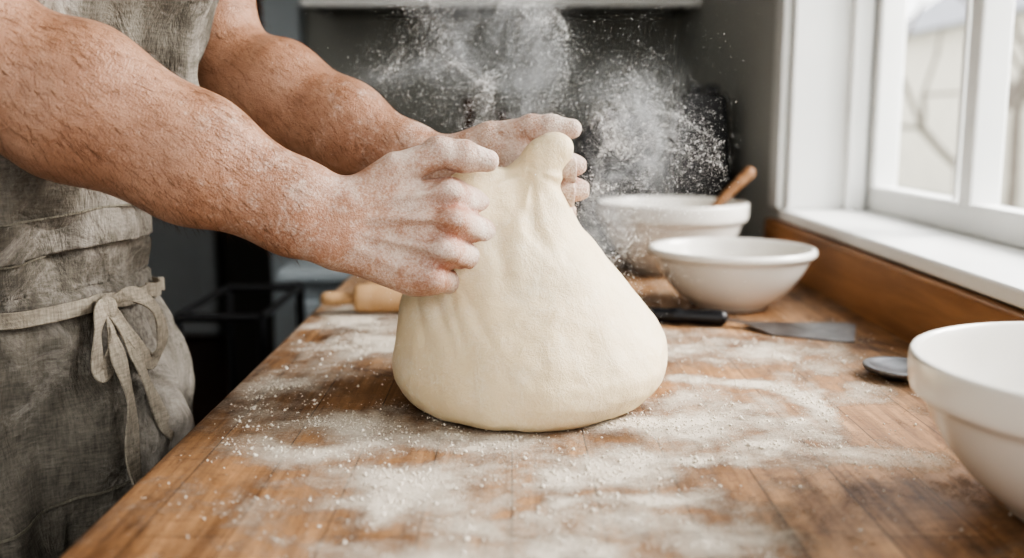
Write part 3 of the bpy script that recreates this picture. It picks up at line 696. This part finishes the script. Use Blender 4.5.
o=mesh_np('blade',vs,[(0,1,8,9),(1,2,7,8),(2,3,6,7),(3,4,5,6)],M_steel,tu,False); s=o.modifiers.new('t','SOLIDIFY'); s.thickness=.0014; s.offset=1
def ms(D,X,Y,Z):
    c=V(.366,.915,T+.010); k=np.sqrt(((X-c[0])/.030)**2+((Y-c[1])/.034)**2+((Z-c[2]-.006)/.010)**2)
    return np.maximum(np.maximum(D,-(k-1)*.010),Z-(T+.0115))
sdf_obj('measuring_spoon',[('e',(.366,.915,T+.0105),I3,(.033,.037,.0105),0),('c',(.392,.900,T+.008),(.422,.872,T+.007),.0035,.0045,.003)],(.31,.85,T),(.43,.96,T+.03),.0011,M_steel,None,ms,0)

# ------------------------------------------------------------ room
box('floor',(-2.6,-1.3,-.06),(1.0,5.4,0),M_floor,None,0)
box('ceiling',(-2.6,-1.3,2.5),(.75,5.4,2.56),M_ceil,None,0)
wr=empty('wall_right'); WX0,WX1=.452,.64; OY0,OY1,OZ0,OZ1=.02,1.66,.975,2.1
box('below_window',(WX0,-1.2,0),(WX1,OY1,OZ0),M_wallr,wr,0)
box('beyond_window',(WX0,OY1,0),(WX1,5.4,2.5),M_wallr,wr,0)
box('before_window',(WX0,-1.2,OZ0),(WX1,OY0,2.5),M_wallr,wr,0)
box('above_window',(WX0,OY0,OZ1),(WX1,OY1,2.5),M_wallr,wr,0)
box('wall_back',(-.62,2.78,0),(WX0,2.9,2.5),M_wall,None,0)
box('wall_rear_left',(-2.6,5.2,0),(WX0,5.3,2.5),M_dark,None,0)
box('wall_left',(-2.6,-1.2,0),(-2.5,5.3,2.5),M_wall,None,0)
wf=empty('ambient_block_wall'); box('below_opening',(-2.6,-1.3,0),(.64,-1.2,.8),M_ceil,wf,0); box('above_opening',(-2.6,-1.3,2.3),(.64,-1.2,2.5),M_ceil,wf,0); box('left_of_opening',(-2.6,-1.3,.8),(-1.3,-1.2,2.3),M_ceil,wf,0); box('right_of_opening',(.35,-1.3,.8),(.64,-1.2,2.3),M_ceil,wf,0)  # unseen wall behind camera, added to cut sky ambient; its opening passes fill
box('trim_1',(-.66,2.70,0),(-.56,2.779,2.5),M_cab,None,.004)
w=empty('window_1')
SX=.60
box('sill',(.444,OY0,.976),(.625,OY1,.994),M_white,w,.004)
box('jamb_far',(.455,OY1-.018,.994),(.62,OY1-.001,OZ1),M_white,w,.003)
box('jamb_stop',(.545,OY1-.036,.994),(.575,OY1-.018,OZ1),M_white,w,.003)
box('jamb_near',(.455,OY0+.001,.994),(.62,OY0+.02,OZ1),M_white,w,.003)
box('head_jamb',(.455,OY0,OZ1-.02),(.62,OY1,OZ1-.001),M_white,w,.003)
box('casing_far',(.440,OY1-.004,.994),(.4515,OY1+.05,OZ1+.07),M_white,w,.003)
box('casing_top',(.440,OY0,OZ1-.004),(.4515,OY1+.05,OZ1+.07),M_white,w,.003)
box('bottom_rail',(SX-.018,OY0+.02,.994),(SX+.018,OY1-.018,1.034),M_white,w,.004)
box('top_rail',(SX-.018,OY0+.02,OZ1-.07),(SX+.018,OY1-.018,OZ1-.02),M_white,w,.004)
box('meeting_rail',(SX-.02,OY0+.02,1.53),(SX+.018,OY1-.018,1.565),M_white,w,.004)
for i,(y,wd) in enumerate(((OY1-.018-.036,.036),(1.262,.034),(.72,.04),(.20,.04))): box('stile_%d'%i,(SX-.02,y,1.03),(SX+.02,y+wd,OZ1-.05),M_white,w,.004)
for i,y in enumerate((1.335,.99,.5)): box('muntin_%d'%i,(SX-.006,y,1.03),(SX+.006,y+.010,OZ1-.05),M_white,w,.002)
mesh_np('glass',[(SX,OY0,1.0),(SX,OY1,1.0),(SX,OY1,OZ1),(SX,OY0,OZ1)],[(0,1,2,3)],M_glass,w,False)
box('trim_2',(.432,-.15,T-.045),(.4515,1.70,.9745),M_wood,None,.003)

rc=empty('rear_worktop'); box('worktop',(-.44,1.84,.840),(.448,2.775,.862),M_cab,rc,.004); box('carcass',(-.42,1.87,.08),(.448,2.775,.839),M_cab,rc,.003); box('plinth',(-.40,1.92,0),(.448,2.77,.08),M_black,rc,.0)
for i in range(2): box('door_front_%d'%i,(-.41+i*.44,1.852,.12),(.01+i*.44,1.87,.80),M_cab,rc,.004)
uc=empty('upper_cabinets'); box('carcass',(-.50,2.44,1.415),(.448,2.775,2.3),M_upper,uc,.003); box('light_rail',(-.50,2.42,1.405),(.448,2.44,1.425),M_white,uc,.003)
for i in range(2): box('door_front_%d'%i,(-.49+i*.47,2.42,1.43),(-.03+i*.47,2.439,2.29),M_upper,uc,.004)
def prism(name,prof2,y0,y1,mat,parent=None,bev=.008):
    n=len(prof2); vs=[(x,y0,z) for x,z in prof2]+[(x,y1,z) for x,z in prof2]
    fs=[tuple(range(n)),tuple(range(2*n-1,n-1,-1))]+[(i+n,(i+1)%n+n,(i+1)%n,i) for i in range(n)]
    o=mesh_np(name,vs,fs,mat,parent,False); b=o.modifiers.new('b','BEVEL'); b.width=bev; b.segments=3; return o
kb=empty('knife_block'); prism('block',[(.290,.8625),(.425,.8625),(.430,1.02),(.412,1.190),(.335,1.195),(.305,1.05)],1.93,2.05,M_black,kb)
for i in range(4): box('knife_handle_%d'%i,(.345+.016*i,1.95+.02*(i%2),1.190),(.354+.016*i,1.975+.02*(i%2),1.208),M_black,kb,.003)
to=empty('toaster'); prism('body',[(.12,.8625),(.285,.8625),(.285,1.08),(.275,1.15),(.19,1.16),(.13,1.10)],1.98,2.14,M_black,to,.02); box('lever',(.19,1.965,1.02),(.22,1.981,1.035),M_steel,to,.003)
for i,(x,h) in enumerate(((-.10,.33),(-.02,.30))):
    lathe('oil_bottle'+('' if i==0 else '.001'),[(0,0),(.032,0),(.036,.006),(.036,h*.55),(.030,h*.65),(.013,h*.75),(.012,h*.93),(.015,h*.935),(.015,h),(0,h)],M_brown,(x,2.35,.8625),48)
st=empty('metal_stool')
def tube(name,pts,r,mat,parent):
    cu=bpy.data.curves.new(name,'CURVE'); cu.dimensions='3D'; cu.bevel_depth=r; cu.bevel_resolution=4
    s=cu.splines.new('POLY'); s.points.add(len(pts)-1)
    for p,q in zip(s.points,pts): p.co=(*q,1)
    cu.materials.append(mat); return link(bpy.data.objects.new(name,cu),parent)
sx,sy=-.515,1.50
for i,(a,b) in enumerate(((0,0),(.13,0),(0,.28),(.13,.28))): tube('leg_%d'%i,[(sx+a,sy+b,0),(sx+a,sy+b,.84)],.008,M_iron,st)
for i,z in enumerate((.30,.60,.84)):
    tube('rail_%d'%i,[(sx,sy,z),(sx+.13,sy,z)],.007,M_iron,st); tube('rail_back_%d'%i,[(sx,sy+.28,z),(sx+.13,sy+.28,z)],.007,M_iron,st)
    tube('side_%d'%i,[(sx,sy,z),(sx,sy+.28,z)],.006,M_iron,st); tube('side_b%d'%i,[(sx+.13,sy,z),(sx+.13,sy+.28,z)],.006,M_iron,st)
box('seat',(sx-.01,sy-.01,.60),(sx+.14,sy+.29,.62),M_iron,st,.006)
dr=empty('door_1'); box('leaf',(-2.25,5.14,.02),(-1.55,5.19,2.05),M_door,dr,.004)
for i,(z0,z1) in enumerate(((.2,.95),(1.08,1.9))): box('panel_%d'%i,(-2.15,5.125,z0),(-1.65,5.142,z1),M_door,dr,.008)
tube('knob',[(-1.60,5.14,1.0),(-1.60,5.09,1.0)],.02,M_steel,dr)
box('dark_room_block',(-1.05,3.6,0.0),(-.68,4.2,2.1),M_dark,None,.01)  # dark block standing in for the shade of the room beyond

# exterior
M_ext=simple('yard_grass_frost',(.42,.44,.38),1,var=.2,nscale=1); M_siding=simple('house_siding',(.62,.57,.48),.9,var=.06,nscale=2); M_roof=simple('roof_shingle',(.30,.30,.32),.9,nscale=4); M_bark=simple('tree_bark',(.20,.17,.14),.9,nscale=6)
box('yard_ground',(1.0,-12,-.5),(60,60,-.4),M_ext,None,0)
hs=empty('neighbour_house'); box('walls',(9,15,-.4),(16,24,3.0),M_siding,hs,0)
prism('roof',[(8.6,3.0),(16.4,3.0),(12.5,5.6)],14.7,24.3,M_roof,hs,.01)
for i in range(2): box('window_pane_%d'%i,(10.2+i*3,14.96,.8),(11.4+i*3,15.01,2.2),M_roof,hs,0)
def tree(name,x,y,s):
    root=empty(name)
    def br(p,d,l,r,k):
        q=p+d*l; tube('branch',[tuple(p),tuple((p+q)/2+V(*rng.normal(0,.03*l,3))),tuple(q)],r,M_bark,root)
        if k: 
            for _ in range(3): br(q,nrm(d+V(*rng.normal(0,.55,3))+V(0,0,.15)),l*.72,r*.6,k-1)
    br(V(x,y,-.45),V(0,0,1),1.5*s,.06*s,3)
tree('bare_tree',3.5,7.8,.8); tree('bare_tree.001',5.6,11.2,1.1)

# ------------------------------------------------------------ light, world
wd=bpy.data.worlds.new('overcast'); scene.world=wd; wd.use_nodes=True; nt=wd.node_tree; bg=nt.nodes['Background']
tc=nt.nodes.new('ShaderNodeTexCoord'); sp=nt.nodes.new('ShaderNodeSeparateXYZ'); ln(nt,tc.outputs['Generated'],sp.inputs[0])
cr=ramp(nt,sp.outputs[2],[(0,(.87,.87,.86)),(.5,(.92,.95,.98))]); ln(nt,cr,bg.inputs['Color']); bg.inputs['Strength'].default_value=3.2
def area(name,loc,target,sx,sy,e,col):
    l=bpy.data.lights.new(name,'AREA'); l.shape='RECTANGLE'; l.size=sx; l.size_y=sy; l.energy=e; l.color=col
    o=bpy.data.objects.new(name,l); o.location=loc; o.rotation_euler=(Vector(target)-Vector(loc)).to_track_quat('-Z','Y').to_euler(); return link(o)
area('daylight_window',(1.9,1.2,2.15),(.1,.9,1.0),1.1,.9,115,(1,.97,.93))
area('added_fill',(-.6,-.5,2.3),(-.05,.85,1.0),1.0,.8,4,(1,.94,.86))  # added soft fill lamp from above, no fixture in the room

cam=bpy.data.cameras.new('camera'); cam.lens=35; cam.sensor_width=36; co=bpy.data.objects.new('camera',cam); link(co)
co.location=(0,0,T+.24); co.rotation_euler=(math.radians(90-9.08),0,0)
cam.dof.use_dof=True; cam.dof.focus_distance=.80; cam.dof.aperture_fstop=3.2; cam.clip_start=.02
scene.camera=co
scene.view_settings.view_transform='AgX'
try: scene.view_settings.look='AgX - High Contrast'
except Exception: pass
scene.view_settings.exposure=-.03
